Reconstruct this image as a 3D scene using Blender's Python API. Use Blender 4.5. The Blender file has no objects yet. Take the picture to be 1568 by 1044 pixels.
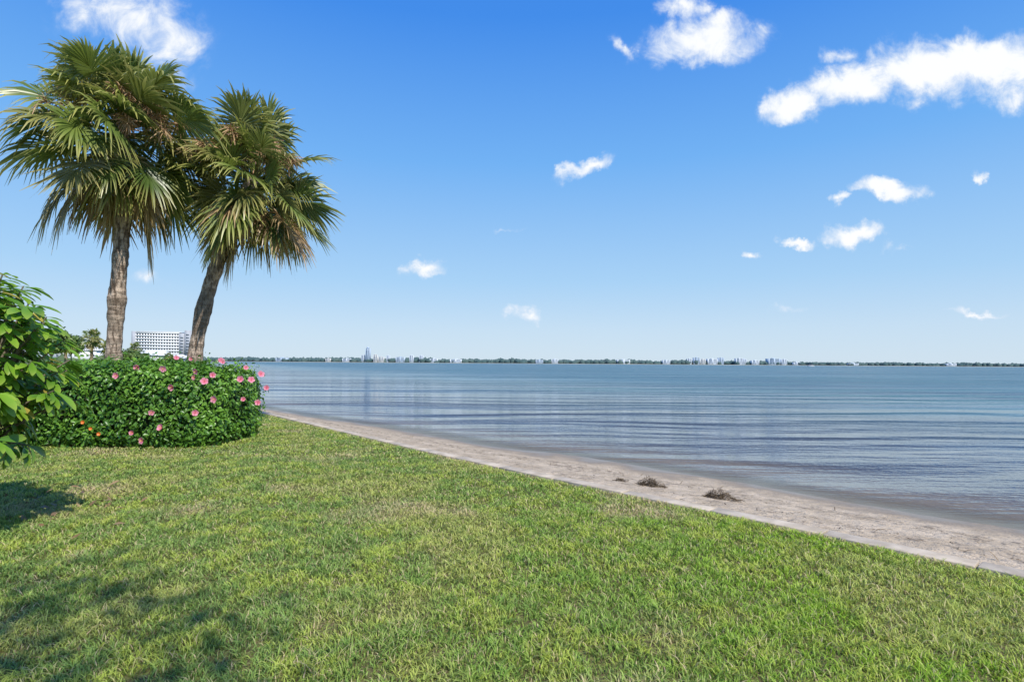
import bpy, math, random
import numpy as np
from mathutils import Vector, Matrix
rng = np.random.default_rng(7)
random.seed(7)
scene = bpy.context.scene
col = scene.collection

# ------------------------------------------------------------------ helpers
def mesh_obj(name, V, F, mat=None, attr=None, parent=None, smooth=False):
    V = np.asarray(V, dtype=np.float32)
    Fs = F if isinstance(F, list) else [F]
    Fs = [np.asarray(f, dtype=np.int32) for f in Fs if len(f)]
    me = bpy.data.meshes.new(name)
    me.vertices.add(len(V)); me.vertices.foreach_set('co', V.ravel())
    nl = sum(f.size for f in Fs); npoly = sum(len(f) for f in Fs)
    me.loops.add(nl); me.loops.foreach_set('vertex_index', np.concatenate([f.ravel() for f in Fs]))
    me.polygons.add(npoly)
    tot = np.concatenate([np.full(len(f), f.shape[1], dtype=np.int32) for f in Fs])
    st = np.concatenate([[0], np.cumsum(tot)[:-1]]).astype(np.int32)
    me.polygons.foreach_set('loop_start', st)
    me.polygons.foreach_set('loop_total', tot)
    if smooth: me.polygons.foreach_set('use_smooth', np.ones(npoly, dtype=bool))
    if attr is not None:
        a = me.attributes.new('dat', 'FLOAT_COLOR', 'POINT')
        A = np.ones((len(V), 4), dtype=np.float32); A[:, :attr.shape[1]] = attr
        a.data.foreach_set('color', A.ravel())
    me.update(calc_edges=True); me.validate()
    if mat: me.materials.append(mat)
    ob = bpy.data.objects.new(name, me); col.objects.link(ob)
    if parent: ob.parent = parent
    return ob

def empty(name, loc=(0, 0, 0)):
    e = bpy.data.objects.new(name, None); e.empty_display_size = .3
    col.objects.link(e); return e

def norm(a): return a / np.maximum(np.linalg.norm(a, axis=-1, keepdims=True), 1e-9)

def frames(N, Fw):
    N = norm(N); S = norm(np.cross(Fw, N)); Fo = np.cross(N, S)
    return np.stack([S, Fo, N], axis=-1)

def batch(tv, tf, M, P, scale, rnd):
    n, k = len(P), len(tv)
    V = np.einsum('nij,kj->nki', M, tv) * scale[:, None, None] + P[:, None, :]
    F = (tf[None] + (np.arange(n) * k)[:, None, None]).reshape(-1, tf.shape[1])
    A = np.zeros((n, k, 3), dtype=np.float32)
    A[:, :, 0] = rnd[:, 0:1]; A[:, :, 1] = tv[None, :, 1]; A[:, :, 2] = rnd[:, 1:2]
    return V.reshape(-1, 3), F, A.reshape(-1, 3)

def leaf_template(st, wd, curve, fold):
    tv = []; tf = []
    for s, w in zip(st, wd):
        z = -curve * s * s
        tv += [(-w, s, z + fold * w), (0, s, z), (w, s, z + fold * w)]
    for i in range(len(st) - 1):
        a = i * 3
        tf += [(a, a + 1, a + 4, a + 3), (a + 1, a + 2, a + 5, a + 4)]
    return np.array(tv, dtype=float), np.array(tf)

def tube(pts, rad, sides=8, jitter=0, seed=0):
    r = np.random.default_rng(seed)
    pts = np.asarray(pts, float); n = len(pts)
    T = norm(np.gradient(pts, axis=0))
    ref = np.array([0, 1, 0.]) if abs(T[0][1]) < .8 else np.array([1., 0, 0])
    V = []
    for i in range(n):
        s = norm(np.cross(T[i], ref)); b = np.cross(s, T[i])
        for j in range(sides):
            a = 2 * math.pi * j / sides
            rr = rad[i] * (1 + jitter * r.normal())
            V.append(pts[i] + rr * (math.cos(a) * s + math.sin(a) * b))
    F = []
    for i in range(n - 1):
        for j in range(sides):
            a = i * sides + j; b2 = i * sides + (j + 1) % sides
            F.append((a, b2, b2 + sides, a + sides))
    return np.array(V), np.array(F)

def box(x0, x1, y0, y1, z0, z1):
    V = np.array([(x, y, z) for z in (z0, z1) for y in (y0, y1) for x in (x0, x1)], float)
    F = np.array([(0, 2, 3, 1), (4, 5, 7, 6), (0, 1, 5, 4), (2, 6, 7, 3), (0, 4, 6, 2), (1, 3, 7, 5)])
    return V, F
def boxes(name, L, mat, parent=None, rot=0, origin=(0, 0)):
    V = []; F = []; o = 0
    for b in L:
        v, f = box(*b); V.append(v); F.append(f + o); o += 8
    V = np.concatenate(V); c, s = math.cos(rot), math.sin(rot)
    X = V[:, 0] * c - V[:, 1] * s + origin[0]; Y = V[:, 0] * s + V[:, 1] * c + origin[1]
    V[:, 0] = X; V[:, 1] = Y
    return mesh_obj(name, V, np.concatenate(F), mat, parent=parent)

def sn(P, sc, seed):
    r = np.random.default_rng(seed); out = 0
    for k in range(6):
        d = norm(r.normal(size=P.shape[1])) * sc * (1 + .35 * k); out = out + np.sin(P @ d + r.uniform(0, 6.28)) / (1 + .4 * k)
    return out / 3

# ------------------------------------------------------------------ materials
class NT:
    def __init__(s, mat):
        s.t = mat.node_tree; s.n = s.t.nodes; s.l = s.t.links
    def a(s, typ, ins=None, **kw):
        nd = s.n.new(typ)
        for k, v in kw.items(): setattr(nd, k, v)
        if ins:
            for k, v in ins.items():
                if isinstance(v, bpy.types.NodeSocket): s.l.new(v, nd.inputs[k])
                else: nd.inputs[k].default_value = v
        return nd
    def math(s, op, a, b=None, c=None, clamp=False):
        i = {0: a}
        if b is not None: i[1] = b
        if c is not None: i[2] = c
        return s.a('ShaderNodeMath', i, operation=op, use_clamp=clamp).outputs[0]
    def mix(s, f, a, b):
        nd = s.n.new('ShaderNodeMix'); nd.data_type = 'RGBA'
        for idx, v in ((0, f), (6, a), (7, b)):
            if isinstance(v, bpy.types.NodeSocket): s.l.new(v, nd.inputs[idx])
            else: nd.inputs[idx].default_value = (tuple(v) + (1,) if not isinstance(v, (int, float)) and len(v) == 3 else v)
        return nd.outputs[2]
    def noise(s, vec, scale, detail=4, rough=.55, dist=0, dim='3D'):
        return s.a('ShaderNodeTexNoise', {'Vector': vec, 'Scale': scale, 'Detail': detail, 'Roughness': rough, 'Distortion': dist}, noise_dimensions=dim).outputs[0]
    def ramp(s, f, lo, hi, a=0., b=1., smooth=True):
        return s.a('ShaderNodeMapRange', {'Value': f, 'From Min': lo, 'From Max': hi, 'To Min': a, 'To Max': b},
                   interpolation_type='SMOOTHSTEP' if smooth else 'LINEAR').outputs[0]
    def scale(s, vec, sc, rot=(0, 0, 0)):
        return s.a('ShaderNodeMapping', {'Vector': vec, 'Scale': sc, 'Rotation': rot}).outputs[0]

def newmat(name):
    m = bpy.data.materials.new(name); m.use_nodes = True
    t = NT(m); t.n.clear()
    t.out = t.a('ShaderNodeOutputMaterial')
    t.pos = t.a('ShaderNodeNewGeometry').outputs['Position']
    return m, t

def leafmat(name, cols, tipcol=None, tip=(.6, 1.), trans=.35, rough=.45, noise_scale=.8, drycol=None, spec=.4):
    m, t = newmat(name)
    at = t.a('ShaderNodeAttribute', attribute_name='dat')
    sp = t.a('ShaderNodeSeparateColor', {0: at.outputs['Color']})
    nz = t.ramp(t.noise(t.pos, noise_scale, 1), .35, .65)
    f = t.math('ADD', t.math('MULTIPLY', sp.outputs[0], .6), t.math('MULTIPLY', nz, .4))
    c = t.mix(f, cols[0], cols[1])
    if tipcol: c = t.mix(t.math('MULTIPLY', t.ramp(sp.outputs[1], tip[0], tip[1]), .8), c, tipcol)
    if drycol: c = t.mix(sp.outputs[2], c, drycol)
    p = t.a('ShaderNodeBsdfPrincipled', {'Base Color': c, 'Roughness': rough, 'Specular IOR Level': spec})
    if trans <= 0: t.l.new(p.outputs[0], t.out.inputs[0]); return m
    tr = t.a('ShaderNodeBsdfTranslucent', {'Color': c})
    mx = t.a('ShaderNodeMixShader', {0: trans, 1: p.outputs[0], 2: tr.outputs[0]})
    t.l.new(mx.outputs[0], t.out.inputs[0]); return m

def plain(name, c1, c2=None, sc=3., rough=.8, bump=0., stretch=(1, 1, 1), bd=.02, spec=.3):
    m, t = newmat(name)
    v = t.scale(t.pos, stretch); nz = t.noise(v, sc, 6, .6)
    c = t.mix(t.ramp(nz, .3, .7), c1, c2 or c1)
    i = {'Base Color': c, 'Roughness': rough, 'Specular IOR Level': spec}
    if bump: i['Normal'] = t.a('ShaderNodeBump', {'Height': nz, 'Strength': bump, 'Distance': bd}).outputs[0]
    p = t.a('ShaderNodeBsdfPrincipled', i); t.l.new(p.outputs[0], t.out.inputs[0]); return m

# ------------------------------------------------------------------ shoreline
W = [(3000, -3600), (400, -420), (30, -30), (10, -3), (6, 2.2), (4.09, 4.55), (3.24, 5.47), (2.6, 6.18), (1.75, 7.07), (.62, 8.2), (-.97, 10.0), (-2.48, 11.75),
     (-4.7, 14.4), (-8.2, 18.6), (-14, 26), (-27, 48), (-58, 105), (-200, 370), (-420, 780), (-850, 1600), (-1700, 3300), (-5000, 9500)]
S = [(3010, -3590), (410, -410), (40, -24), (13, 1), (8.6, 5.2), (6.66, 7.4), (5.15, 8.69), (4.19, 9.97), (2.83, 11.4), (1.3, 12.75), (-1.0, 14.9), (-3.5, 17.8),
     (-6.85, 20.9), (-10.1, 24.2), (-15.2, 30.2), (-27.8, 50), (-59, 107), (-201, 372), (-421, 782), (-851, 1602), (-1701, 3302), (-5001, 9502)]
def chaikin(P, it=2):
    P = np.array(P, float)
    for _ in range(it):
        Q = [P[0]]
        for i in range(len(P) - 1): Q += [P[i] * .75 + P[i + 1] * .25, P[i] * .25 + P[i + 1] * .75]
        Q.append(P[-1]); P = np.array(Q)
    return P
WS = chaikin(np.hstack([W, S]), 3)
Wp, Sp = WS[:, :2], WS[:, 2:]
def wallx(Y): return np.interp(Y, Wp[:, 1], Wp[:, 0])

# ------------------------------------------------------------------ lawn ground
def lawn_mat(name, blades):
    m, t = newmat(name)
    n1 = t.noise(t.pos, .45, 3, .6, dim='2D'); n2 = t.noise(t.pos, 2.2, 3, .65, dim='2D'); n3 = t.noise(t.pos, 9., 2, .6, dim='2D')
    sx = t.a('ShaderNodeSeparateXYZ', {0: t.pos})
    side = t.ramp(t.math('ADD', t.math('ADD', sx.outputs[0], t.math('MULTIPLY', sx.outputs[1], -.12)), t.math('MULTIPLY', n1, 3.)), -1.0, 4.2)
    g = t.mix(side, (.20, .345, .085), (.33, .55, .012))
    g = t.mix(t.math('MULTIPLY', t.ramp(n2, .46, .60), .8), g, (.54, .60, .09))
    g = t.mix(t.math('MULTIPLY', t.ramp(n1, .51, .63), .7), g, (.58, .55, .17))
    g = t.mix(t.math('MULTIPLY', t.ramp(n3, .50, .66), .65), g, (.07, .17, .022))
    if blades:
        at = t.a('ShaderNodeAttribute', attribute_name='dat')
        sp = t.a('ShaderNodeSeparateColor', {0: at.outputs['Color']})
        g = t.mix(t.ramp(sp.outputs[0], .0, 1., 0., .5, False), g, (.56, .70, .15))
        g = t.mix(t.ramp(sp.outputs[1], 0., .6, .7, 0.), g, (.09, .11, .03))  # shade in the gaps between blades, painted onto their roots
        g = t.mix(sp.outputs[2], g, (.68, .54, .32))
        p = t.a('ShaderNodeBsdfPrincipled', {'Base Color': g, 'Roughness': .5, 'Specular IOR Level': .35})
        tr = t.a('ShaderNodeBsdfTranslucent', {'Color': g})
        mx = t.a('ShaderNodeMixShader', {0: .35, 1: p.outputs[0], 2: tr.outputs[0]})
        t.l.new(mx.outputs[0], t.out.inputs[0])
    else:
        far = t.ramp(sx.outputs[1], 8., 26.)
        g2 = t.mix(t.ramp(t.noise(t.pos, 30., 3, .7, dim='2D'), .4, .65), (.13, .105, .05), (.23, .26, .07))
        g = t.mix(far, g2, g)
        far2 = t.ramp(sx.outputs[1], 40., 160.)
        g = t.mix(far2, g, (.10, .14, .06))
        b = t.a('ShaderNodeBump', {'Height': t.noise(t.pos, 40., 3, .7, dim='2D'), 'Strength': .8, 'Distance': .03})
        p = t.a('ShaderNodeBsdfPrincipled', {'Base Color': g, 'Roughness': .9, 'Normal': b.outputs[0], 'Specular IOR Level': .1})
        t.l.new(p.outputs[0], t.out.inputs[0])
    return m
V = []; F = []
xs = [0, .15, .5, 1, 2, 4, 8, 16, 40, 120, 500, 2500, 9000]
for i, (x, y) in enumerate(Wp):
    for k, d in enumerate(xs): V.append((x - d, y, 0))
k = len(xs)
for i in range(len(Wp) - 1):
    for j in range(k - 1):
        a = i * k + j; F.append((a, a + k, a + k + 1, a + 1))
mesh_obj('ground', V, np.array(F), lawn_mat('lawn_soil', False))

def grass(bands):
    parts = []
    for (y0, y1, dens, h, w) in bands:
        xr = -(0.98 * y1 + 1.0); xl = min(.98 * y1 + 1., wallx(y0))
        n = int((xl - xr) * (y1 - y0) * dens)
        X = rng.uniform(xr, xl, n); Y = rng.uniform(y0, y1, n)
        dist = wallx(Y) - X
        P2 = np.stack([X, Y], -1)
        ok = (dist > .01 + .04 * sn(P2, 7., 77)) & (np.abs(X) < .98 * Y + 1.2)
        hx = np.abs((X + 7.95) / 2.05) ** 3 + np.abs((Y - 12.3) / 1.25) ** 3
        ok &= hx > 1
        cl = sn(P2, 9., 3) + .6 * sn(P2, 31., 4)
        ok &= (cl + rng.normal(0, .6, n)) > -.7
        X, Y, dist, cl = X[ok], Y[ok], dist[ok], cl[ok]; n = len(X)
        hh = h * rng.uniform(.5, 1.3, n) * (1 + .40 * cl) * np.clip(.65 + dist * 3, .65, 1); ww = w * rng.uniform(.7, 1.3, n)
        az = rng.uniform(0, 2 * math.pi, n); faz = az + rng.normal(0, .9, n) + 1.57
        lean = rng.uniform(.15, 1.4, n)
        D = np.stack([np.cos(az) * lean, np.sin(az) * lean, np.zeros(n)], -1)
        Sd = np.stack([np.cos(faz), np.sin(faz), np.zeros(n)], -1) * ww[:, None] * .5
        P = np.stack([X, Y, np.zeros(n)], -1)
        up = np.array([0, 0, 1.])
        m = P + D * hh[:, None] * .35 + up * hh[:, None] * .55
        tp = P + D * hh[:, None] * 1.0 + up * hh[:, None] * .78
        Vv = np.stack([P - Sd, P + Sd, m + Sd * .9, m - Sd * .9, tp], 1)
        dry = (rng.random(n) < .13) * rng.uniform(.4, 1, n) + (dist < .16) * rng.uniform(0, .9, n) * (rng.random(n) < .75)
        dp = sn(P2[ok], 1.6, 11) + .5 * sn(P2[ok], 5., 12)
        dry += np.clip((dp - .32) * 1.3, 0, .9) * (rng.random(n) < .65)
        dry = np.clip(dry, 0, 1)
        A = np.zeros((n, 5, 3)); A[:, :, 0] = rng.random(n)[:, None]; A[:, :, 1] = np.array([0, 0, .6, .6, 1]); A[:, :, 2] = dry[:, None]
        parts.append((Vv.reshape(-1, 3), A.reshape(-1, 3), n))
    V = np.concatenate([p[0] for p in parts]); A = np.concatenate([p[1] for p in parts]); n = sum(p[2] for p in parts)
    o = (np.arange(n) * 5)[:, None]
    Q = np.array([[0, 1, 2, 3]]) + o; T = np.array([[3, 2, 4]]) + o
    mesh_obj('grass', V, [Q, T], lawn_mat('grass_blade', True), attr=A)
    print('blades', n)
grass([(1.6, 4.2, 7000, .052, .0064), (4.2, 6.5, 5300, .052, .0080), (6.5, 10, 2900, .050, .0105), (10, 16, 1300, .046, .016), (16, 30, 380, .045, .028)])

# ------------------------------------------------------------------ beach
m_sand, t = newmat('sand')
at = t.a('ShaderNodeAttribute', attribute_name='dat'); sp = t.a('ShaderNodeSeparateColor', {0: at.outputs['Color']})
tt = t.math('ADD', sp.outputs[0], t.math('MULTIPLY', t.math('SUBTRACT', t.noise(t.pos, 1.1, 3), .5), .22))
c = t.mix(t.ramp(t.noise(t.pos, 3., 5, .65), .3, .7), (.42, .33, .225), (.60, .485, .35))
c = t.mix(t.math('MULTIPLY', t.ramp(t.noise(t.pos, 60., 2, .7), .5, .7), .4), c, (.24, .18, .12))
c = t.mix(t.ramp(tt, .27, .38, 0, .92), c, (.25, .19, .125))
wr = t.math('ADD', t.ramp(t.math('ABSOLUTE', t.math('SUBTRACT', tt, .245)), 0, .05, 1, 0), t.math('MULTIPLY', t.ramp(t.math('ABSOLUTE', t.math('SUBTRACT', tt, .13)), 0, .06, 1, 0), .7))
speck = t.ramp(t.noise(t.pos, 9., 5, .8), .48, .60)
c = t.mix(t.math('MULTIPLY', t.math('MULTIPLY', wr, speck), .8, clamp=True), c, (.10, .07, .05))
c = t.mix(t.math('MULTIPLY', t.ramp(t.noise(t.pos, 6., 5, .8), .56, .66), .5), c, (.16, .12, .085))
rg = t.ramp(tt, .28, .42, .95, .30)
bh = t.math('ADD', t.noise(t.pos, 5., 4, .65), t.math('MULTIPLY', t.noise(t.pos, 50., 2), .15))
p = t.a('ShaderNodeBsdfPrincipled', {'Base Color': c, 'Roughness': rg, 'Specular IOR Level': .4,
        'Normal': t.a('ShaderNodeBump', {'Height': bh, 'Strength': t.ramp(tt, .28, .42, .9, .25), 'Distance': .10}).outputs[0]})
t.l.new(p.outputs[0], t.out.inputs[0])
ts = np.array([0, .06, .12, .2, .3, .4, .5, .6, .7, .8, .9, 1., 1.15, 1.4, 2.0, 3.5, 6])
zs = np.interp(ts, [0, .3, .8, 1.0, 1.4, 2, 3.5, 6], [-.08, -.15, -.34, -.40, -.47, -.56, -.9, -1.6])
def resample(step):
    out = [WS[0]]
    for i in range(len(WS) - 1):
        a, b = WS[i], WS[i + 1]; L = np.linalg.norm(b[:2] - a[:2])
        near = np.linalg.norm(a[:2]) < 45
        n = max(1, int(L / step)) if near else 1
        for j in range(1, n + 1): out.append(a + (b - a) * j / n)
    return np.array(out)
R = resample(.25)
V = []; A = []
for i, r in enumerate(R):
    for tq, z in zip(ts, zs):
        pnt = r[:2] + (r[2:] - r[:2]) * tq
        V.append((pnt[0], pnt[1], z)); A.append((tq / 2.5, 0, 0))
V = np.array(V); A = np.array(A)
b = sn(V[:, :2], 1.3, 21) * .018 + sn(V[:, :2], 4.5, 22) * .008
V[:, 2] += np.where((A[:, 0] > .02) & (A[:, 0] < .5), b, 0)
k = len(ts); i = np.arange(len(R) - 1)[:, None] * k + np.arange(k - 1)[None]
i = i.ravel(); F = np.stack([i, i + 1, i + k + 1, i + k], -1)
mesh_obj('sand_beach', V, F, m_sand, attr=A, smooth=True)

# ------------------------------------------------------------------ water
m_w, t = newmat('bay_water')
at = t.a('ShaderNodeAttribute', attribute_name='dat'); sp = t.a('ShaderNodeSeparateColor', {0: at.outputs['Color']})
d = t.math('MULTIPLY', sp.outputs[0], 60.)    # metres from the waterline
rot = (0, 0, math.radians(14))
wv = t.a('ShaderNodeVectorMath', {0: t.pos, 1: t.a('ShaderNodeVectorMath', {0: t.a('ShaderNodeTexNoise', {'Vector': t.pos, 'Scale': .10, 'Detail': 1.}, noise_dimensions='2D').outputs['Color'], 1: (3., 3., 0)}, operation='MULTIPLY').outputs[0]}, operation='ADD').outputs[0]
fine = t.noise(t.scale(t.pos, (1., 2.0, 1), rot), 4.5, 2, .6, dim='2D')
med = t.noise(t.scale(t.pos, (.30, 1.5, 1), rot), 1.0, 2, .6, dim='2D')
big = t.noise(t.scale(wv, (.12, 1., 1), rot), .50, 1, .5, dim='2D')
big = t.math('POWER', t.ramp(big, .25, .75, 0, 1, False), 1.6)
huge = t.noise(t.scale(wv, (.10, 1., 1), rot), .11, 2, .6, dim='2D')
patch = t.ramp(t.noise(t.scale(t.pos, (.25, 1, 1), rot), .06, 3, .6, dim='2D'), .38, .62, .40, 1.35)
h = t.math('ADD', t.math('MULTIPLY', fine, .040), t.math('ADD', t.math('MULTIPLY', med, .20), t.math('MULTIPLY', big, .34)))
h = t.math('ADD', t.math('MULTIPLY', t.math('MULTIPLY', h, patch), t.ramp(d, 0, 2.5, .45, 1.)), t.math('MULTIPLY', huge, 1.1))
bp = t.a('ShaderNodeBump', {'Height': h, 'Strength': 1., 'Distance': 1.})
c = t.mix(t.ramp(d, .0, 4.), (.20, .165, .12), (.055, .065, .085))
c = t.mix(t.ramp(d, 5., 30.), c, (.024, .105, .115))
streak = t.noise(t.scale(wv, (.08, 1., 1), rot), .30, 3, .65, dim='2D')
c = t.mix(t.math('MULTIPLY', t.ramp(streak, .42, .60), t.ramp(d, 3., 20., .0, .7)), c, (.012, .036, .065))  # dark ripple bands painted into the base colour to deepen the reflection contrast
p = t.a('ShaderNodeBsdfPrincipled', {'Base Color': c, 'Roughness': t.ramp(d, 2., 58., .05, .25), 'IOR': 1.33, 'Normal': bp.outputs[0]})
tr = t.a('ShaderNodeBsdfTransparent', {'Color': (.90, .92, .90, 1)})
mx = t.a('ShaderNodeMixShader', {0: t.ramp(d, -.1, 1.2, .15, 1.), 1: tr.outputs[0], 2: p.outputs[0]})
t.l.new(mx.outputs[0], t.out.inputs[0])
ds = [-1.5, 0, .3, .8, 1.6, 3, 5, 9, 20, 36, 60, 200, 1000, 4000, 14000]
V = []; A = []
for r in R:
    for d_ in ds:
        V.append((r[2] + .8 * d_, r[3] + .6 * d_, -.4)); A.append((max(0, min(1, d_ / 60)), 0, 0))
k = len(ds); i = (np.arange(len(R) - 1)[:, None] * k + np.arange(k - 1)[None]).ravel()
mesh_obj('water', V, np.stack([i, i + 1, i + k + 1, i + k], -1), m_w, attr=np.array(A))

# ------------------------------------------------------------------ seawall cap
seg = Wp[(Wp[:, 1] > -6) & (Wp[:, 1] < 60)]
cum = np.concatenate([[0], np.cumsum(np.linalg.norm(np.diff(seg, axis=0), axis=1))])
def along(s): return np.array([np.interp(s, cum, seg[:, 0]), np.interp(s, cum, seg[:, 1])])
m_conc = plain('weathered_concrete', (.38, .315, .235), (.58, .49, .375), 4., .85, .5, bd=.01)
V = []; F = []; s = 0; o = 0
while s < cum[-1] - 1.3:
    a = along(s + .008); b = along(s + 1.2 - .008); T = norm(b - a); N = np.array([T[1], -T[0]])
    if N[0] < 0: N = -N
    wd = .20 + random.uniform(-.012, .010); z = .035 + random.uniform(-.008, .006)
    for zz in (-.7, z):
        for q in (a, b):
            for off in (0., wd): V.append((*(q + N * (off)), zz))
    F += [tuple(o + x for x in f) for f in ((0, 2, 3, 1), (4, 5, 7, 6), (0, 1, 5, 4), (2, 6, 7, 3), (0, 4, 6, 2), (1, 3, 7, 5))]
    o += 8; s += 1.2
wall = mesh_obj('seawall', V, np.array(F), m_conc)
bm = wall.modifiers.new('bevel', 'BEVEL'); bm.width = .010; bm.segments = 2

# seaweed
m_weed = leafmat('dry_seaweed', ((.07, .05, .032), (.24, .175, .105)), trans=.05, rough=.8)
stick_v, stick_f = leaf_template([0, .5, 1], [.05, .06, .02], .25, .3)
def weed(name, cx, cy, cz, rx, ry, rz, n, ls, rot=0.):
    a = rng.uniform(0, 6.28, n); r = np.sqrt(rng.random(n)) * (1 + .35 * np.sin(a * 3 + cx * 9))
    x0 = rx * r * np.cos(a); y0 = ry * r * np.sin(a)
    P = np.stack([cx + x0 * math.cos(rot) - y0 * math.sin(rot), cy + x0 * math.sin(rot) + y0 * math.cos(rot), cz + rz * np.clip(1 - r, 0, 1) * rng.random(n)], -1)
    N = norm(rng.normal(size=(n, 3)) + [0, 0, 1]); Fw = rng.normal(size=(n, 3)) * [1, 1, .35]
    V, F, A = batch(stick_v, stick_f, frames(N, Fw), P, rng.uniform(.5, 1.2, n) * ls, rng.random((n, 2)) * [1, 0])
    return mesh_obj(name, V, F, m_weed, attr=A)
weed('seaweed_clump', 2.15, 8.85, -.19, .20, .13, .19, 1000, .055, -.4)
weed('seaweed_clump.001', 2.95, 8.05, -.18, .24, .10, .15, 900, .055, -.6)
weed('seaweed_clump.002', 1.75, 9.15, -.18, .12, .07, .06, 250, .05, .2)
n = 9500
idx = rng.uniform(0, len(R) - 1.01, n); ii = idx.astype(int); fr = (idx - ii)[:, None]
rr = R[ii] * (1 - fr) + R[ii + 1] * fr
band = rng.choice([.33, .62, .5], n, p=[.35, .5, .15]); tq = (band + rng.normal(0, .05, n) + .05 * np.sin(idx * .35))[:, None]
P = rr[:, :2] * (1 - tq) + rr[:, 2:] * tq
z = np.interp(tq[:, 0], ts, zs) + sn(P, 1.3, 21) * .018 + sn(P, 4.5, 22) * .008 + .004
keep = (np.linalg.norm(P, axis=1) < 40) & (sn(P, 1.9, 5) + rng.normal(0, .4, n) > .0)
P = np.hstack([P, z[:, None]])[keep]; n = len(P)
V, F, A = batch(stick_v, stick_f, frames(rng.normal(size=(n, 3)) * .3 + [0, 0, 1], rng.normal(size=(n, 3)) * [1, 1, .1]), P, rng.uniform(.03, .12, n), rng.random((n, 2)) * [1, 0])
mesh_obj('seaweed_wrack', V, F, m_weed, attr=A)

# ------------------------------------------------------------------ palms
m_frond = leafmat('palm_frond_leaf', ((.075, .13, .03), (.24, .31, .06)), (.62, .56, .17), (.45, 1.1), .34, .36, .6, (.48, .32, .17), spec=.6)
m_stalk = leafmat('palm_flower_stalk', ((.42, .26, .14), (.60, .40, .22)), trans=.1, rough=.8)
m_trunk, t = newmat('palm_bark')
v = t.scale(t.pos, (1, 1, .28)); vz = t.scale(t.pos, (.35, .35, 1.6))
n1 = t.noise(v, 16., 6, .7); n2 = t.noise(vz, 5., 4, .6, .6); n3 = t.noise(t.scale(t.pos, (.6, .6, 1)), 1.3, 3)
c = t.mix(t.ramp(n1, .36, .58), (.12, .085, .06), (.60, .47, .36))
c = t.mix(t.math('MULTIPLY', t.ramp(n2, .50, .60), .55), c, (.14, .10, .07))
c = t.mix(t.math('MULTIPLY', t.ramp(n3, .52, .62), .55), c, (.16, .12, .085))
hh = t.math('ADD', n1, t.math('MULTIPLY', n2, .8))
p = t.a('ShaderNodeBsdfPrincipled', {'Base Color': c, 'Roughness': .9, 'Specular IOR Level': .15,
     'Normal': t.a('ShaderNodeBump', {'Height': hh, 'Strength': 1., 'Distance': .06}).outputs[0]})
t.l.new(p.outputs[0], t.out.inputs[0])

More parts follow.
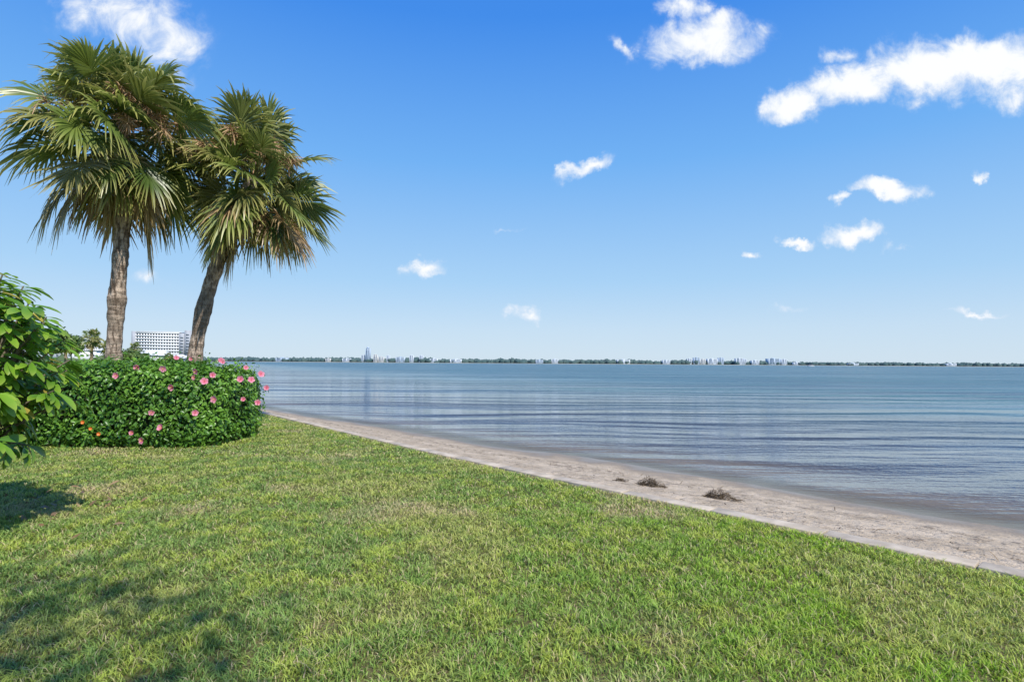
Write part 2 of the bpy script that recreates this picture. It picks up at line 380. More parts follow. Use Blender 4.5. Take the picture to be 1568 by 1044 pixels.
def palm(name, pts, r0, nfr, Lp, Lf, seed, nseg=44, stalks=9, elmin=-70, zoff=0.):
    r = np.random.default_rng(seed); e = empty(name)
    pts = np.array(pts, float)
    cs = np.linspace(0, 1, len(pts)); u = np.linspace(0, 1, 70)
    c2 = [np.polyfit(cs, pts[:, k], min(4, len(pts) - 1)) for k in range(3)]
    C = np.stack([np.polyval(k, u) for k in c2], -1)
    rad = r0 * (1 + .22 * np.exp(-u * 12) + .04 * np.sin(u * 37) + .03 * np.sin(u * 90 + 1) + .18 * np.exp(-((u - .42) / .05) ** 2) + .05 * r.normal(size=70) * .7)
    V, F = tube(C, rad, 22, .03, seed)
    mesh_obj(name + '_trunk', V, F, m_trunk, parent=e, smooth=True)
    B0 = C[-1]
    Vs = []; Fs = []; As = []; o = 0
    Zv = np.array([0, 0, 1.])
    ga = 2.39996
    for i in range(nfr):
        f = (i + .5) / nfr
        el = math.radians(85 + (elmin - 85) * f ** .92) + r.normal(0, .16)
        az = i * ga + r.normal(0, .35)
        B = B0 + np.array([math.cos(az), math.sin(az), 0]) * .12 + Zv * (.15 - .7 * f)
        low = max(0., -math.sin(el))
        lp = Lp * r.uniform(.45, 1.15) * (1 - .25 * low); lf = Lf * r.uniform(.80, 1.10) * (1 - .12 * low)
        d0 = norm(np.array([math.cos(el) * math.cos(az), math.cos(el) * math.sin(az), math.sin(el)]))
        g = .13
        ss = np.linspace(0, lp, 6)[:, None]
        pp = B + d0 * ss - Zv * g * ss ** 2
        tg = norm(d0 - Zv * 2 * g * lp)
        side = norm(np.cross(tg, Zv)) if abs(tg[2]) < .98 else np.array([math.sin(az), -math.cos(az), 0])
        tw = r.normal(0, .6); nr = np.cross(side, tg)
        side, nr = side * math.cos(tw) + nr * math.sin(tw), nr * math.cos(tw) - side * math.sin(tw)
        v, q = tube(pp, np.linspace(.030, .014, 6), 4)
        dry = r.uniform(.0, .35) * (r.random() < .35)
        if f > .80: dry = r.uniform(.5, 1.) * (r.random() < .6)
        rv = np.clip(r.uniform(0, 1) * .9 + .1 * (1 - f), 0, 1)
        Vs.append(v); Fs.append(q + o); As.append(np.tile([.9, .35, dry], (len(v), 1))); o += len(v)
        H = pp[-1]; thm = r.uniform(1.6, 2.15); dth = 2 * thm / (nseg - 1)
        bend = r.uniform(.35, .90) + (.35 if dry > .4 else 0); fold = r.uniform(.05, .55)
        for j in range(nseg):
            th = -thm + dth * j
            L = lf * (1 - .20 * (abs(th) / thm) ** 2) * r.uniform(.82, 1.07)
            ct, st_ = math.cos(th), math.sin(th)
            dr = norm(ct * tg + st_ * side + nr * fold * abs(st_) * .6)
            base = H + tg * .22 * lf * max(0, ct) ** 2 - Zv * .05 * max(0, ct)
            L2 = L * (1 - .12 * max(0, ct))
            wv_ = norm(-st_ * tg + ct * side + nr * (.55 if j % 2 else -.55))
            wmx = L * .45 * dth * .74
            kk = bend * r.uniform(.75, 1.25); jt = r.normal(0, .06, 3)
            q0 = o
            st = (0, .25, .5, .76, 1.)
            wds = (.006, wmx * .62, wmx, wmx * .58, .003)
            for s_, w_ in zip(st, wds):
                c_ = base + dr * (s_ * L2) * (1 - .15 * s_ * s_ * kk) - Zv * kk * L2 * .52 * s_ ** 2.8 + jt * L2 * s_ ** 2
                Vs.append(np.array([c_ - wv_ * w_, c_ + wv_ * w_])); o += 2
                As.append(np.array([[rv, s_, dry]] * 2))
            Fs.append(np.array([(q0 + 2 * a, q0 + 2 * a + 1, q0 + 2 * a + 3, q0 + 2 * a + 2) for a in range(4)]))
    mesh_obj(name + '_fronds', np.concatenate(Vs), np.concatenate(Fs), m_frond, attr=np.concatenate(As), parent=e)
    Vs = []; Fs = []; As = []; o = 0
    for i in range(stalks):
        az = r.uniform(3.6, 5.9) if i % 3 else r.uniform(0, 6.28); el = math.radians(r.uniform(-5, 72))
        d0 = np.array([math.cos(az) * math.cos(el), math.sin(az) * math.cos(el), math.sin(el)]); L = (Lp + Lf) * r.uniform(.60, .82)
        ss = np.linspace(0, L, 9)[:, None]; g = .20
        pp = B0 + d0 * ss - Zv * g * ss ** 2
        v, q = tube(pp, np.linspace(.02, .006, 9), 4); Vs.append(v); Fs.append(q + o); As.append(np.tile([.3, 0, 0], (len(v), 1))); o += len(v)
        for k in range(150):
            a = r.uniform(.3, 1); c_ = B0 + d0 * a * L - Zv * g * (a * L) ** 2
            dd = norm(r.normal(size=3) + d0 * .8 - Zv * .5) * r.uniform(.12, .38)
            w = norm(r.normal(size=3)) * .011
            e2 = c_ + dd - Zv * .08; md = c_ + dd * .5
            Vs.append(np.array([c_ - w, c_ + w, md + w, md - w, e2 + w * .6, e2 - w * .6]))
            Fs.append(np.array([(o, o + 1, o + 2, o + 3), (o + 3, o + 2, o + 4, o + 5)])); As.append(np.tile([r.random(), 0, 0], (6, 1))); o += 6
    if stalks: mesh_obj(name + '_flower_stalks', np.concatenate(Vs), np.concatenate(Fs), m_stalk, attr=np.concatenate(As), parent=e)
    return e

palm('palm_tree', [(-9.85, 14, -.05), (-9.80, 14, 1.6), (-9.76, 14, 3.1), (-9.62, 14, 4.4), (-9.60, 14, 5.7), (-9.65, 14, 7.45)], .170, 86, 1.38, 1.24, 5, stalks=14)
palm('palm_tree.001', [(-8.6, 15, -.05), (-8.40, 15, 1.6), (-8.12, 15, 3.0), (-7.80, 15, 4.3), (-7.20, 14.95, 5.6), (-6.82, 14.9, 6.55)], .170, 68, 1.12, 1.18, 12, stalks=11)

# ------------------------------------------------------------------ hedge
hc = np.array([-7.97, 12.35, .76]); hs = np.array([2.24, 1.42, .9]); HN = 4.5
hedge = empty('hibiscus_hedge')
def hedge_pts(n):
    d = rng.uniform(-1, 1, (n, 3)); ax = rng.choice(3, n, p=[.2, .4, .4]); d[np.arange(n), ax] = np.sign(rng.uniform(-1, 1, n))
    rr = 1 / (np.sum(np.abs(d) ** HN, axis=1) ** (1 / HN)); q = d * rr[:, None]
    N = norm(np.sign(q) * np.abs(q) ** (HN - 1) / hs)
    P = q * hs + hc
    P[:, 2] -= .11 * np.clip((P[:, 0] + 7.3) / 1.8, 0, 1.2) * (P[:, 2] / 1.6).clip(0, 1)
    return P, N
def bumpd(P): return sn(P, 2.6, 31) * .10 + sn(P, 7., 32) * .075
P, N = hedge_pts(34000)
ok = P[:, 2] > .02; P, N = P[ok], N[ok]; n = len(P)
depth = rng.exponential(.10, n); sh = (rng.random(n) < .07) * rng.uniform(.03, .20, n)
P = P + N * (bumpd(P) - depth + sh + .02)[:, None]
P[:, 2] = np.maximum(P[:, 2], .03)
Nn = norm(N + rng.normal(0, .55, (n, 3)) + [0, 0, .45]); Fw = rng.normal(0, 1, (n, 3)) + N * .6 + [0, 0, -.35]
lv, lf_ = leaf_template([0, .3, .65, 1.], [.03, .30, .24, .02], .22, .35)
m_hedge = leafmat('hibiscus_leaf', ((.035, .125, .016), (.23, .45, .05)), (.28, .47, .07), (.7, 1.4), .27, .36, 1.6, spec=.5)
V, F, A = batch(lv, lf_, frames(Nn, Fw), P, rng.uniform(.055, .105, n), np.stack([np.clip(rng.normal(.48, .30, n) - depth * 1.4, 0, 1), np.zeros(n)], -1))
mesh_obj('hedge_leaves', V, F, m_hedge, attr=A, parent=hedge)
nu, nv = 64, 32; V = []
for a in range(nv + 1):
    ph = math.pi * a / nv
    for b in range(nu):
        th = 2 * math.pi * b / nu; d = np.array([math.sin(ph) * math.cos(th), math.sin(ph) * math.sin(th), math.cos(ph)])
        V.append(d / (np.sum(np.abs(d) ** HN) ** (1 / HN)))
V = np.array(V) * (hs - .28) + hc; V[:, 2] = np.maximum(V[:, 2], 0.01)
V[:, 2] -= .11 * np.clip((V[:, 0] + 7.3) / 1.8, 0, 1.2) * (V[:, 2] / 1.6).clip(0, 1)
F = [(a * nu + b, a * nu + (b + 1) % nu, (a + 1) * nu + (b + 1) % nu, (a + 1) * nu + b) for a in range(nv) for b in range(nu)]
mesh_obj('hedge_dark_core', V, np.array(F), plain('hedge_core_shade', (.015, .025, .010), (.04, .05, .02), 20, .95), parent=hedge)  # solid near-black core, coloured as the shade inside the leaf mass
pet_v, pet_f = leaf_template([0, .35, .75, 1.], [.08, .30, .42, .22], -.15, .2)
m_pet = leafmat('hibiscus_petal', ((.85, .16, .28), (.95, .36, .48)), (.95, .45, .55), (.3, 1.), .35, .6)
m_org = leafmat('orange_petal', ((.85, .16, .03), (.95, .30, .05)), trans=.3)
m_st = plain('hibiscus_stamen', (.85, .6, .1), rough=.6)
fl = [(-7.55, 1.41), (-6.78, 1.55), (-6.47, 1.20), (-6.20, 1.50), (-6.15, 1.38), (-5.95, 1.42), (-5.85, .95), (-6.65, .42), (-7.2, .33), (-7.03, .18), (-6.84, .72), (-6.1, .70), (-7.3, 1.58), (-6.0, 1.3)]
fp = []
for x, z in fl:
    s_ = max(0, 1 - abs((x - hc[0]) / hs[0]) ** HN - abs((z - hc[2]) / hs[2]) ** HN) ** (1 / HN)
    y = hc[1] - hs[1] * max(s_, .35) - .14; fp.append(((x, y, z), (random.uniform(-.5, .6), -1, random.uniform(-.3, .6)), random.uniform(.85, 1.3)))
for x, y, z in [(-5.66, 12.0, .90), (-5.64, 12.3, 1.30), (-5.63, 11.8, 1.33), (-5.70, 12.9, 1.40), (-5.9, 12.6, 1.55), (-6.1, 12.0, 1.68), (-6.7, 11.9, 1.74), (-7.2, 12.2, 1.75), (-6.4, 12.5, 1.70), (-5.58, 12.5, .8), (-5.60, 13.0, 1.1)]:
    fp.append(((x, y, z), (random.uniform(0, 1), -1, random.uniform(0, .8)), random.uniform(.8, 1.15)))
for kind, m_, extra in (('flowers', m_pet, fp), ('orange_flowers', m_org, [((-8.15, 10.83, .52), (0, -1, .2), .6), ((-7.85, 10.83, .3), (0.2, -1, .2), .5), ((-8.0, 10.82, .40), (0.2, -1, .2), .5)])):
    Ps = []; Ms = []; Sc = []
    for p0, nn, s0 in extra:
        nn = norm(np.array(nn, float)); a1 = norm(np.cross(nn, [0, 0, 1.])); a2 = np.cross(nn, a1); ph = random.uniform(0, 6); sc = random.uniform(.065, .085) * s0
        cup = random.uniform(.15, .7)
        for k in range(5):
            a = ph + k * 1.2566; dd = a1 * math.cos(a) + a2 * math.sin(a)
            Ps.append(p0); Ms.append(frames(norm(nn - dd * cup)[None], (dd + nn * cup)[None])[0]); Sc.append(sc)
    n = len(Ps)
    V, F, A = batch(pet_v, pet_f, np.array(Ms), np.array(Ps), np.array(Sc), rng.random((n, 2)) * [1, 0])
    mesh_obj(kind, V, F, m_, attr=A, parent=hedge)
Vs = []; Fs = []; o = 0
for p0, nn, s0 in fp:
    nn = norm(np.array(nn, float)); pts = [np.array(p0) + nn * q for q in (0, .03, .06)]
    v, f = tube(pts, [.005, .005, .008], 5); Vs.append(v); Fs.append(f + o); o += len(v)
mesh_obj('stamens', np.concatenate(Vs), np.concatenate(Fs), m_st, parent=hedge)

# ------------------------------------------------------------------ broadleaf shrub at left
shrub = empty('broadleaf_shrub')
m_bl = leafmat('shrub_leaf', ((.07, .21, .020), (.27, .49, .045)), (.46, .54, .08), (.5, 1.3), .40, .32, 1.5, (.60, .45, .10), spec=.55)
m_bark = plain('shrub_bark', (.12, .10, .07), (.28, .23, .17), 12., .9, .5, (1, 1, .4))
bv, bf = leaf_template([0, .15, .35, .6, .82, .95, 1.], [.02, .05, .11, .165, .14, .06, .003], .22, .35)
sc0 = np.array([-5.50, 5.4, 1.66]); Ps = []; Ms = []; Sc = []; Rn = []
Vs = []; Fs = []; o = 0
nt = 250
for i in range(nt):
    d = norm(rng.normal(size=3))
    rr = rng.uniform(.62, 1.0) * (1 + .09 * math.sin(5 * d[0] + 4 * d[2]))
    tip = sc0 + d * rr * np.array([1.25, 1.1, 1.10])
    if tip[2] < .70: tip[2] = .70 + rng.uniform(0, .15)
    b0 = sc0 + np.array([rng.normal(0, .1), rng.normal(0, .1), -1.66]); mid = sc0 + d * [.35, .35, .2] + [0, 0, -.45]
    u = np.linspace(0, 1, 8)[:, None]; cv = (1 - u) ** 2 * b0 + 2 * u * (1 - u) * mid + u ** 2 * tip
    v, f = tube(cv, np.linspace(.022, .007, 8), 6); Vs.append(v); Fs.append(f + o); o += len(v)
    ax = norm(d + np.array([0, 0, .6])); a1 = norm(np.cross(ax, [0.3, .2, 1])); a2 = np.cross(ax, a1)
    ph = rng.uniform(0, 6)
    nl = rng.integers(10, 17)
    for k in range(nl):
        a = ph + k * 2.4; opn = .25 + 1.15 * k / nl
        dd = (a1 * math.cos(a) + a2 * math.sin(a)) * math.sin(opn) + ax * math.cos(opn) + np.array([0, 0, -.30 * opn]); dd = norm(dd + rng.normal(0, .15, 3))
        nn = norm(ax * 1. + np.array([0, 0, .8]) + rng.normal(0, .25, 3))
        Ps.append(tip - ax * .14 * k / nl); Ms.append(frames(nn[None], dd[None])[0]); Sc.append(rng.uniform(.14, .27)); Rn.append((rng.random(), (rng.random() < .05) * .8))
V, F, A = batch(bv, bf, np.array(Ms), np.array(Ps), np.array(Sc), np.array(Rn))
mesh_obj('shrub_leaves', V, F, m_bl, attr=A, parent=shrub, smooth=True)
mesh_obj('shrub_stems', np.concatenate(Vs), np.concatenate(Fs), m_bark, parent=shrub, smooth=True)

n = 90
P = np.stack([rng.normal(-5.4, .9, n), rng.normal(6.5, .7, n), rng.uniform(.04, .06, n)], -1)
V, F, A = batch(bv, bf, frames(rng.normal(0, .35, (n, 3)) + [0, 0, 1], rng.normal(size=(n, 3)) * [1, 1, .1]), P, rng.uniform(.07, .15, n), rng.random((n, 2)) * [1, 0] + [0, .8])
mesh_obj('fallen_leaves', V, F, leafmat('dead_leaf', ((.16, .09, .045), (.42, .29, .15)), trans=.1), attr=A)

# ------------------------------------------------------------------ generic leafy trees
m_tree = leafmat('tree_leaf', ((.07, .13, .035), (.19, .28, .06)), trans=.25, noise_scale=.5)
def tree(name, x, y, h, r, n, ls, seed, trunk_r=.18, blobs=9, zc=.68, flat=.75):
    q = np.random.default_rng(seed); e = empty(name)
    Vs = []; Fs = []; o = 0; P = []; N = []
    base = np.array([x, y, 0.]); fork = base + [0, 0, h * .35]
    v, f = tube([base, base + [0.05, 0, h * .2], fork], [trunk_r * 1.3, trunk_r, trunk_r * .85], 9); Vs.append(v); Fs.append(f); o += len(v)
    for b in range(blobs):
        d = norm(q.normal(size=3)); c = np.array([x, y, h * zc]) + d * np.array([r * .65, r * .65, r * flat * .5]) * q.uniform(.6, 1.1)
        br = r * q.uniform(.32, .5)
        md = (fork + c) / 2 + [0, 0, .1 * h * q.random()]
        v, f = tube([fork, md, c], [trunk_r * .55, trunk_r * .3, trunk_r * .1], 6); Vs.append(v); Fs.append(f + o); o += len(v)
        k = n // blobs; dd = norm(q.normal(size=(k, 3))); rad = br * q.uniform(.35, 1.05, k) ** .6
        P.append(c + dd * rad[:, None] * [1, 1, .75]); N.append(dd)
    P = np.concatenate(P); N = np.concatenate(N); k = len(P)
    V, F, A = batch(lv, lf_, frames(N + q.normal(0, .5, (k, 3)) + [0, 0, .4], q.normal(size=(k, 3))), P, q.uniform(.7, 1.3, k) * ls, np.stack([q.random(k), np.zeros(k)], -1))
    mesh_obj(name + '_crown', V, F, m_tree, attr=A, parent=e)
    mesh_obj(name + '_trunk', np.concatenate(Vs), np.concatenate(Fs), m_bark, parent=e)
# tall thin-crowned tree standing behind the viewpoint; its dapple falls on the near lawn
tree('shade_tree', 1.9, -3.7, 13, 2.4, 1500, .13, 91, blobs=14, trunk_r=.08, zc=.77)
tree('oak_tree', -68, 84, 6.4, 3.2, 3000, .5, 92); tree('oak_tree.001', -76, 88, 7.4, 4.2, 3500, .55, 93); tree('oak_tree.002', -62, 92, 3.6, 2.2, 1500, .4, 94)
tree('oak_tree.003', -84, 90, 7.5, 5, 3500, .55, 95); tree('oak_tree.004', -124, 160, 8.5, 4.5, 2500, .7, 96); tree('oak_tree.005', -131, 200, 4.6, 3.8, 1800, .5, 97, zc=.55)
tree('oak_tree.006', -126, 212, 3.8, 3.6, 1800, .5, 98, zc=.55)
palm('palm_tree.002', [(-66.5, 90, 0), (-66.5, 90, 3), (-66.3, 90, 5.4)], .2, 34, .8, 1.1, 41, nseg=20, stalks=0)
palm('palm_tree.003', [(-63.6, 90, 0), (-63.7, 90, 2), (-63.8, 90, 3.8)], .2, 30, .7, 1.0, 42, nseg=20, stalks=0)
palm('palm_tree.004', [(-99.5, 150, 0), (-99.5, 150, 2), (-99.5, 150, 5.0)], .2, 30, .9, 1.1, 43, nseg=20, stalks=0)
palm('palm_tree.005', [(-69.0, 88, 0), (-69.0, 88, 2), (-69.4, 88, 4.6)], .2, 30, .9, 1.1, 44, nseg=20, stalks=0)
palm('palm_tree.006', [(-117.5, 195, 0), (-117.5, 195, 2), (-117.5, 195, 3.2)], .2, 30, .9, 1.1, 45, nseg=20, stalks=0)

# ------------------------------------------------------------------ distant tree masses
def ico():
    import bmesh
    b = bmesh.new(); bmesh.ops.create_icosphere(b, subdivisions=1, radius=1)
    v = np.array([x.co[:] for x in b.verts]); f = np.array([[q.index for q in fc.verts] for fc in b.faces]); b.free(); return v, f
iv, if_ = ico()
def mass(name, P, sx, sz, mat):
    n = len(P)
    Vv = iv[None] * np.stack([sx, sx, sz], -1)[:, None, :] * rng.uniform(.75, 1.25, (n, len(iv), 1)) + P[:, None, :]
    F = (if_[None] + (np.arange(n) * len(iv))[:, None, None]).reshape(-1, 3)
    A = np.zeros((n, len(iv), 3)); A[:, :, 0] = rng.random(n)[:, None]
    return mesh_obj(name, Vv.reshape(-1, 3), F, mat, attr=A.reshape(-1, 3))
m_far = leafmat('hazy_far_foliage', ((.06, .11, .115), (.11, .16, .15)), trans=.0, rough=1., noise_scale=.01, spec=0.)  # blue-grey aerial haze is part of this leaf colour
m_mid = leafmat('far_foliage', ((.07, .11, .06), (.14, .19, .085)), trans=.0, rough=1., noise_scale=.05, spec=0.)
def shoreY(X): return 3000 + 180 * np.sin(X / 900.) + 400 * np.clip((-X - 700) / 900, 0, 1.5)
n = 6000; X = rng.uniform(-3200, 5200, n); off = rng.uniform(0, 260, n)
hgt = 18 + 5 * sn(X[:, None], .012, 3) + 4 * sn(X[:, None], .05, 4); hgt = np.clip(hgt, 9, 30)
hgt = np.where(X > 1650, hgt * .8, hgt)
P = np.stack([X, shoreY(X) + off + 30, hgt * .45], -1)
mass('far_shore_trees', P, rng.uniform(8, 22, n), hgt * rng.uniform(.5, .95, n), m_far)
xs_ = np.linspace(-3600, 5600, 120); V = []
for x in xs_:
    y = shoreY(np.array(x)); V += [(x, y, -.6), (x, y + 12, 1.8), (x, y + 2500, 3.)]
F = []
for i in range(len(xs_) - 1):
    for j in range(2): a = i * 3 + j; F.append((a, a + 3, a + 4, a + 1))
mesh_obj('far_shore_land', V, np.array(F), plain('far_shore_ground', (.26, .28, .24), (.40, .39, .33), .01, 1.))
n = 500; Y = rng.uniform(300, 900, n); X = wallx(Y) - 8 - rng.exponential(60, n)
mass('waterfront_trees', np.stack([X, Y, np.full(n, .6)], -1), rng.uniform(3, 7, n), rng.uniform(1.2, 4.2, n), m_mid)

# ------------------------------------------------------------------ buildings
m_white = plain('white_stucco', (.72, .73, .74), (.80, .81, .82), .3, .8)
m_grey = plain('grey_stucco', (.34, .36, .40), (.42, .44, .47), .3, .8)
m_glass = plain('dark_glazing', (.13, .16, .20), (.20, .24, .29), .2, .25)
m_hz = [plain('hazed_pale_facade', (.58, .64, .70), (.66, .71, .76), .02, .9), plain('hazed_cream_facade', (.58, .59, .58), (.66, .65, .62), .02, .9), plain('hazed_blue_grey_facade', (.42, .52, .62), (.50, .58, .68), .02, .9)]  # distance haze is mixed into these facade colours
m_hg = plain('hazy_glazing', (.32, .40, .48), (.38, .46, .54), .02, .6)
ho = empty('hotel_building')
W_, D_, H_, fl_ = 57., 16., 32., 10
L = []; fh = H_ / fl_
for k in range(fl_ + 1): L.append((-W_ / 2 + 3.5, W_ / 2 - 11, -.9, 0.6, k * fh - .85, k * fh + .75))
nb = 16
bw = (W_ - 14.5) / nb
for k in range(nb + 1): xk = -W_ / 2 + 3.5 + k * bw; L.append((xk - .5, xk + .5, -.7, .55, 0, H_ - .8))
hot_o = (-382, 620); rt = math.radians(12)
boxes('hotel_slabs_and_fins', L, m_white, ho, rt, hot_o)
boxes('hotel_glazing_core', [(-W_ / 2 + 3.6, W_ / 2 - 11.1, .5, D_, 0, H_ - .4)], m_glass, ho, rt, hot_o)
boxes('hotel_end_wall', [(-W_ / 2 - .5, -W_ / 2 + 3.4, -1.3, D_ + .4, 0, H_ + 1.5)], m_grey, ho, rt, hot_o)
boxes('hotel_stair_tower', [(W_ / 2 - 10.9, W_ / 2 - 5.2, -1.1, D_ + .3, 0, H_ - .2), (W_ / 2 - 5.1, W_ / 2 + 1.0, -2.2, D_ + .7, 0, H_ + 3.2)], m_grey, ho, rt, hot_o)
boxes('hotel_parapet', [(-W_ / 2 + 3.5, W_ / 2 - 11, -1., D_ + .1, H_ + .76, H_ + 1.6)], m_white, ho, rt, hot_o)
boxes('hotel_tower_windows', [(W_ / 2 - 9.6, W_ / 2 - 6.6, -1.2, -1.05, k * fh + .8, k * fh + 2.3) for k in range(fl_ - 1)] + [(W_ / 2 - 3.6, W_ / 2 - .6, -2.3, -2.15, k * fh + .8, k * fh + 2.3) for k in range(fl_)], m_glass, ho, rt, hot_o)

def lowhouse(name, x, y, w, d, h, rh, wall=m_white):
    e = empty(name)
    boxes('walls', [(-w / 2, w / 2, 0, d, 0, h)], wall, e, .1, (x, y))
    nwin = max(3, int(w / 3)); L = []
    for k in range(nwin):
        xx = -w / 2 + (k + .5) * w / nwin
        for fz in range(max(1, int(h / 3))): L.append((xx - .6, xx + .6, -.06, -.01, fz * 3 + 1, fz * 3 + 2.3))
    boxes('windows', L, m_glass, e, .1, (x, y))
    V = np.array([(-w / 2 - .6, -.6, h), (w / 2 + .6, -.6, h), (w / 2 + .6, d + .6, h), (-w / 2 - .6, d + .6, h), (-w / 2 + rh, d / 2, h + rh), (w / 2 - rh, d / 2, h + rh)], float)
    c_, s_ = math.cos(.1), math.sin(.1)
    X0 = V[:, 0].copy(); Y0 = V[:, 1].copy(); V[:, 0] = X0 * c_ - Y0 * s_ + x; V[:, 1] = X0 * s_ + Y0 * c_ + y
    mesh_obj('roof', V, [np.array([(0, 1, 5, 4), (2, 3, 4, 5)]), np.array([(1, 2, 5), (3, 0, 4)])], m_white, parent=e)
lowhouse('beach_clubhouse', -172, 262, 22, 10, 4.2, 2.6)
lowhouse('waterfront_house', -160, 265, 12, 9, 3., 1.8)
lowhouse('waterfront_house.001', -255, 330, 26, 12, 7.5, 3)
lowhouse('waterfront_house.002', -262, 440, 22, 12, 4.0, 2.)

def tower(name, px_u, w, h, kind, D=3050, steps=0):
    e = empty(name); x = px_u * D; d = w * .6; h *= 1.08
    y = float(shoreY(np.array(x))) + 25
    m_ = m_hz[kind]; fh = 3.6; nf = max(2, int(h / fh))
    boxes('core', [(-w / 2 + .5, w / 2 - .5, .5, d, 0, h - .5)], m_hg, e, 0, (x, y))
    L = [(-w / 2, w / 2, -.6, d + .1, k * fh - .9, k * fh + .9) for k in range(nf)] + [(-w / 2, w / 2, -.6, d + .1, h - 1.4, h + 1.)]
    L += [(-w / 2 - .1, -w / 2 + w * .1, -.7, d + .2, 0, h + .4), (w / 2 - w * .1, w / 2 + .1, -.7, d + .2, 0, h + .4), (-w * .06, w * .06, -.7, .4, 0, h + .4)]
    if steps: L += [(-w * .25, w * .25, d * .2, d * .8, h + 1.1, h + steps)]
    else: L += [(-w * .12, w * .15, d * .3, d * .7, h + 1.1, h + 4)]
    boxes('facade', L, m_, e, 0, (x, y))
U = lambda px: (px - 784) / 871.
tower('condominium_tower', U(573), 24, 66, 2, steps=9)
tower('apartment_building', U(566), 24, 34, 0)
r_ = random.Random(5)
k = 1
for px, w, h in [(585, 22, 36), (593, 30, 26), (603, 18, 32), (620, 46, 26), (636, 22, 34), (650, 20, 34), (668, 40, 20), (539, 44, 18), (508, 26, 18), (425, 60, 20), (700, 60, 18),
                 (826, 40, 18), (850, 36, 22), (960, 70, 22), (1030, 40, 22), (1068, 26, 30), (1080, 34, 36), (1090, 30, 28), (1106, 54, 30), (1120, 30, 36), (1150, 40, 34), (1158, 24, 30),
                 (1176, 40, 24), (1206, 66, 34), (1222, 30, 30), (1242, 36, 16), (1330, 50, 12), (1470, 50, 14)]:
    tower('waterfront_building' + ('' if k == 1 else '.%03d' % (k - 1)), U(px), w, h, r_.choice([0, 0, 1, 2])); k += 1

bo = empty('pontoon_boat'); bx, by = 525, 1000
boxes('hull', [(-6, 6, -1.6, -.6, -.5, .5), (-6, 6, .6, 1.6, -.5, .5), (-6.2, 5.6, -1.7, 1.7, .52, .9)], m_hz[0], bo, .2, (bx, by))
boxes('canopy', [(-3.5, 3.5, -1.7, 1.7, 3.4, 3.6)] + [(a - .1, a + .1, b - .1, b + .1, .9, 3.4) for a in (-3.3, 3.3) for b in (-1.5, 1.5)] + [(-5.8, 5.2, -1.65, -1.55, .92, 1.9)], m_grey, bo, .2, (bx, by))

# ------------------------------------------------------------------ light
SEL = math.radians(50); az = math.radians(142)
sd = Vector((math.sin(az) * math.cos(SEL), math.cos(az) * math.cos(SEL), math.sin(SEL)))
sl = bpy.data.lights.new('sun', 'SUN'); sl.energy = 5.0; sl.angle = math.radians(.55); sl.color = (1, .95, .86)
so = bpy.data.objects.new('sun', sl); col.objects.link(so); so.rotation_euler = (-sd).to_track_quat('-Z', 'Y').to_euler(); so.location = (10, -20, 30)

world = bpy.data.worlds.new('World'); scene.world = world; world.use_nodes = True
t = NT(world); t.n.clear()
out = t.a('ShaderNodeOutputWorld'); bg = t.a('ShaderNodeBackground', {'Strength': .1}); t.l.new(bg.outputs[0], out.inputs[0])
sky = t.a('ShaderNodeTexSky', sky_type='NISHITA'); sky.sun_disc = False; sky.sun_elevation = SEL; sky.sun_rotation = az
sky.air_density = 1.0; sky.dust_density = .6; sky.ozone_density = 3.
g = t.a('ShaderNodeTexCoord').outputs['Generated']
sx = t.a('ShaderNodeSeparateXYZ', {0: g})
cr = t.a('ShaderNodeValToRGB', {0: sx.outputs[2]})
els = cr.color_ramp.elements
stops = [(0, (.66, .80, .92)), (.06, (.58, .76, .94)), (.14, (.41, .67, .96)), (.33, (.175, .47, .96)), (.52, (.055, .28, .88)), (1., (.03, .17, .68))]
els[0].position = 0; els[0].color = (*stops[0][1], 1); els[1].position = 1; els[1].color = (*stops[-1][1], 1)
for p_, c_ in stops[1:-1]:
    e = els.new(p_); e.color = (*c_, 1)
grad = t.a('ShaderNodeVectorMath', {0: cr.outputs[0], 1: (10, 10, 10)}, operation='MULTIPLY').outputs[0]
base = t.mix(.9, sky.outputs[0], grad)
yy = t.math('MAXIMUM', sx.outputs[1], .08)
u = t.math('DIVIDE', sx.outputs[0], yy); v = t.math('DIVIDE', sx.outputs[2], yy)
uv = t.a('ShaderNodeCombineXYZ', {0: u, 1: v}).outputs[0]
nz = t.a('ShaderNodeTexNoise', {'Vector': uv, 'Scale': 11., 'Detail': 5., 'Roughness': .62}, noise_dimensions='2D')
dv = t.a('ShaderNodeVectorMath', {0: nz.outputs['Color'], 1: (.5, .5, .5)}, operation='SUBTRACT').outputs[0]
dv = t.a('ShaderNodeVectorMath', {0: dv, 1: (.10, .07, 0)}, operation='MULTIPLY').outputs[0]
uvd = t.a('ShaderNodeVectorMath', {0: uv, 1: dv}, operation='ADD').outputs[0]
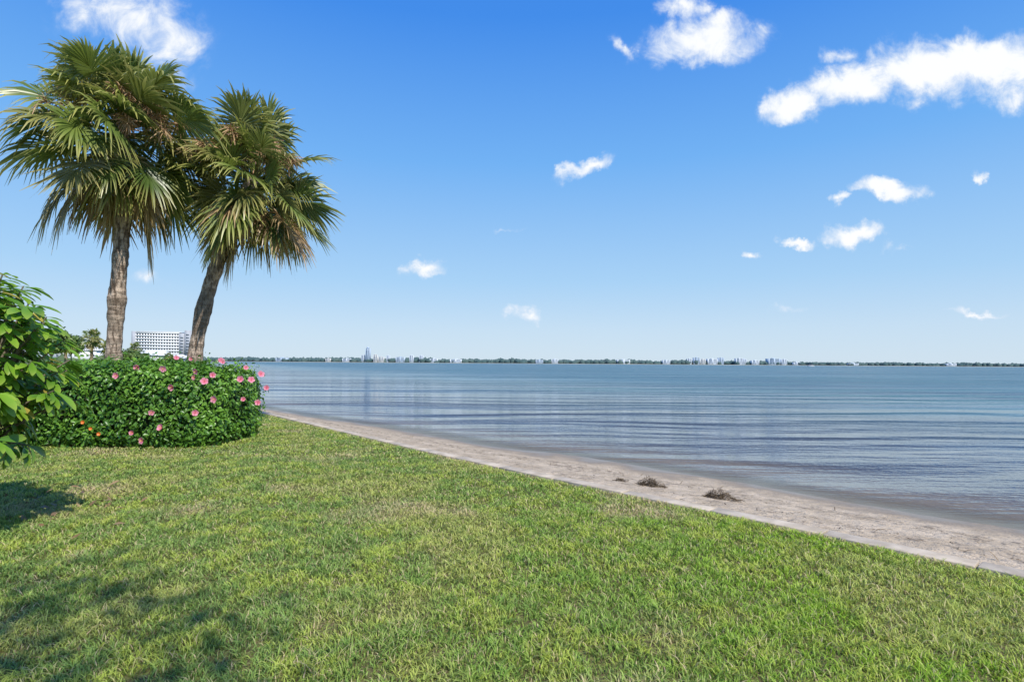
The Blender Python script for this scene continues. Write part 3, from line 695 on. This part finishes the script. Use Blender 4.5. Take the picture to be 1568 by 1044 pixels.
clouds = [(1075, 62, 105, 42, 5, 1), (1040, 12, 50, 26, -10, .8), (950, 75, 40, 14, -40, .4),
          (1215, 155, 66, 34, 20, .95), (1300, 130, 85, 42, 10, 1), (1415, 105, 105, 54, 0, 1.15), (1490, 100, 90, 50, 0, 1.1), (1560, 110, 100, 58, 0, 1.05), (1280, 82, 34, 18, 0, .5),
          (890, 256, 54, 15, 24, .8), (1362, 290, 64, 20, -4, .95), (1292, 308, 26, 12, 0, .9), (1300, 360, 56, 20, 2, 1), (1220, 369, 28, 9, 0, .75), (1156, 392, 22, 10, 0, .8), (1490, 262, 16, 9, 0, .6),
          (652, 408, 40, 18, 8, .9), (805, 478, 31, 15, 0, 1.0), (1490, 479, 50, 7, 0, .6), (230, 430, 32, 14, 0, .3), (785, 348, 24, 5, 0, .3), (1372, 378, 30, 8, 20, .3), (1200, 474, 30, 7, 10, .3),
          (190, 20, 150, 75, -20, .55), (260, 75, 70, 80, -40, .5)]
acc = None
for px, py, rx, ry, ro, wt in clouds:
    hz = 556 + .0068 * (px - 784)
    mp = t.a('ShaderNodeMapping', {'Vector': uvd, 'Location': ((px - 784) / 871, (hz - py) / 871, 0), 'Rotation': (0, 0, math.radians(ro)), 'Scale': (rx / 871 * 1.15, ry / 871 * 1.15, 1)}, vector_type='TEXTURE')
    ln = t.a('ShaderNodeVectorMath', {0: mp.outputs[0]}, operation='LENGTH').outputs['Value']
    e = t.math('MULTIPLY', t.math('SUBTRACT', 1., ln, clamp=True), wt)
    acc = e if acc is None else t.math('MAXIMUM', acc, e)
fb = t.noise(uv, 15., 6, .62, .3, dim='2D')
fld = t.math('ADD', acc, t.math('MULTIPLY', t.math('SUBTRACT', fb, .54), 1.4))
gate = t.ramp(acc, .0, .30)
al = t.math('MULTIPLY', t.math('MULTIPLY', t.ramp(fld, -.12, .66), gate), t.ramp(sx.outputs[1], .08, .16))
al = t.math('MULTIPLY', al, .97)
shade = t.ramp(fld, .20, .75)
cc = t.mix(shade, (7.9, 8.7, 9.8), (10.2, 10.3, 10.4))
fin = t.mix(al, base, cc)
t.l.new(fin, bg.inputs[0])
world.cycles.sampling_method = 'NONE'

# ------------------------------------------------------------------ camera
cd = bpy.data.cameras.new('camera'); cd.lens = 20; cd.sensor_width = 36; cd.shift_y = 34 / 1568; cd.clip_start = .05; cd.clip_end = 30000
co = bpy.data.objects.new('camera', cd); col.objects.link(co); co.location = (0, 0, 1.7); co.rotation_euler = (math.radians(90), math.radians(-.39), 0)
scene.camera = co
scene.view_settings.view_transform = 'Standard'; scene.view_settings.look = 'None'; scene.view_settings.exposure = 0
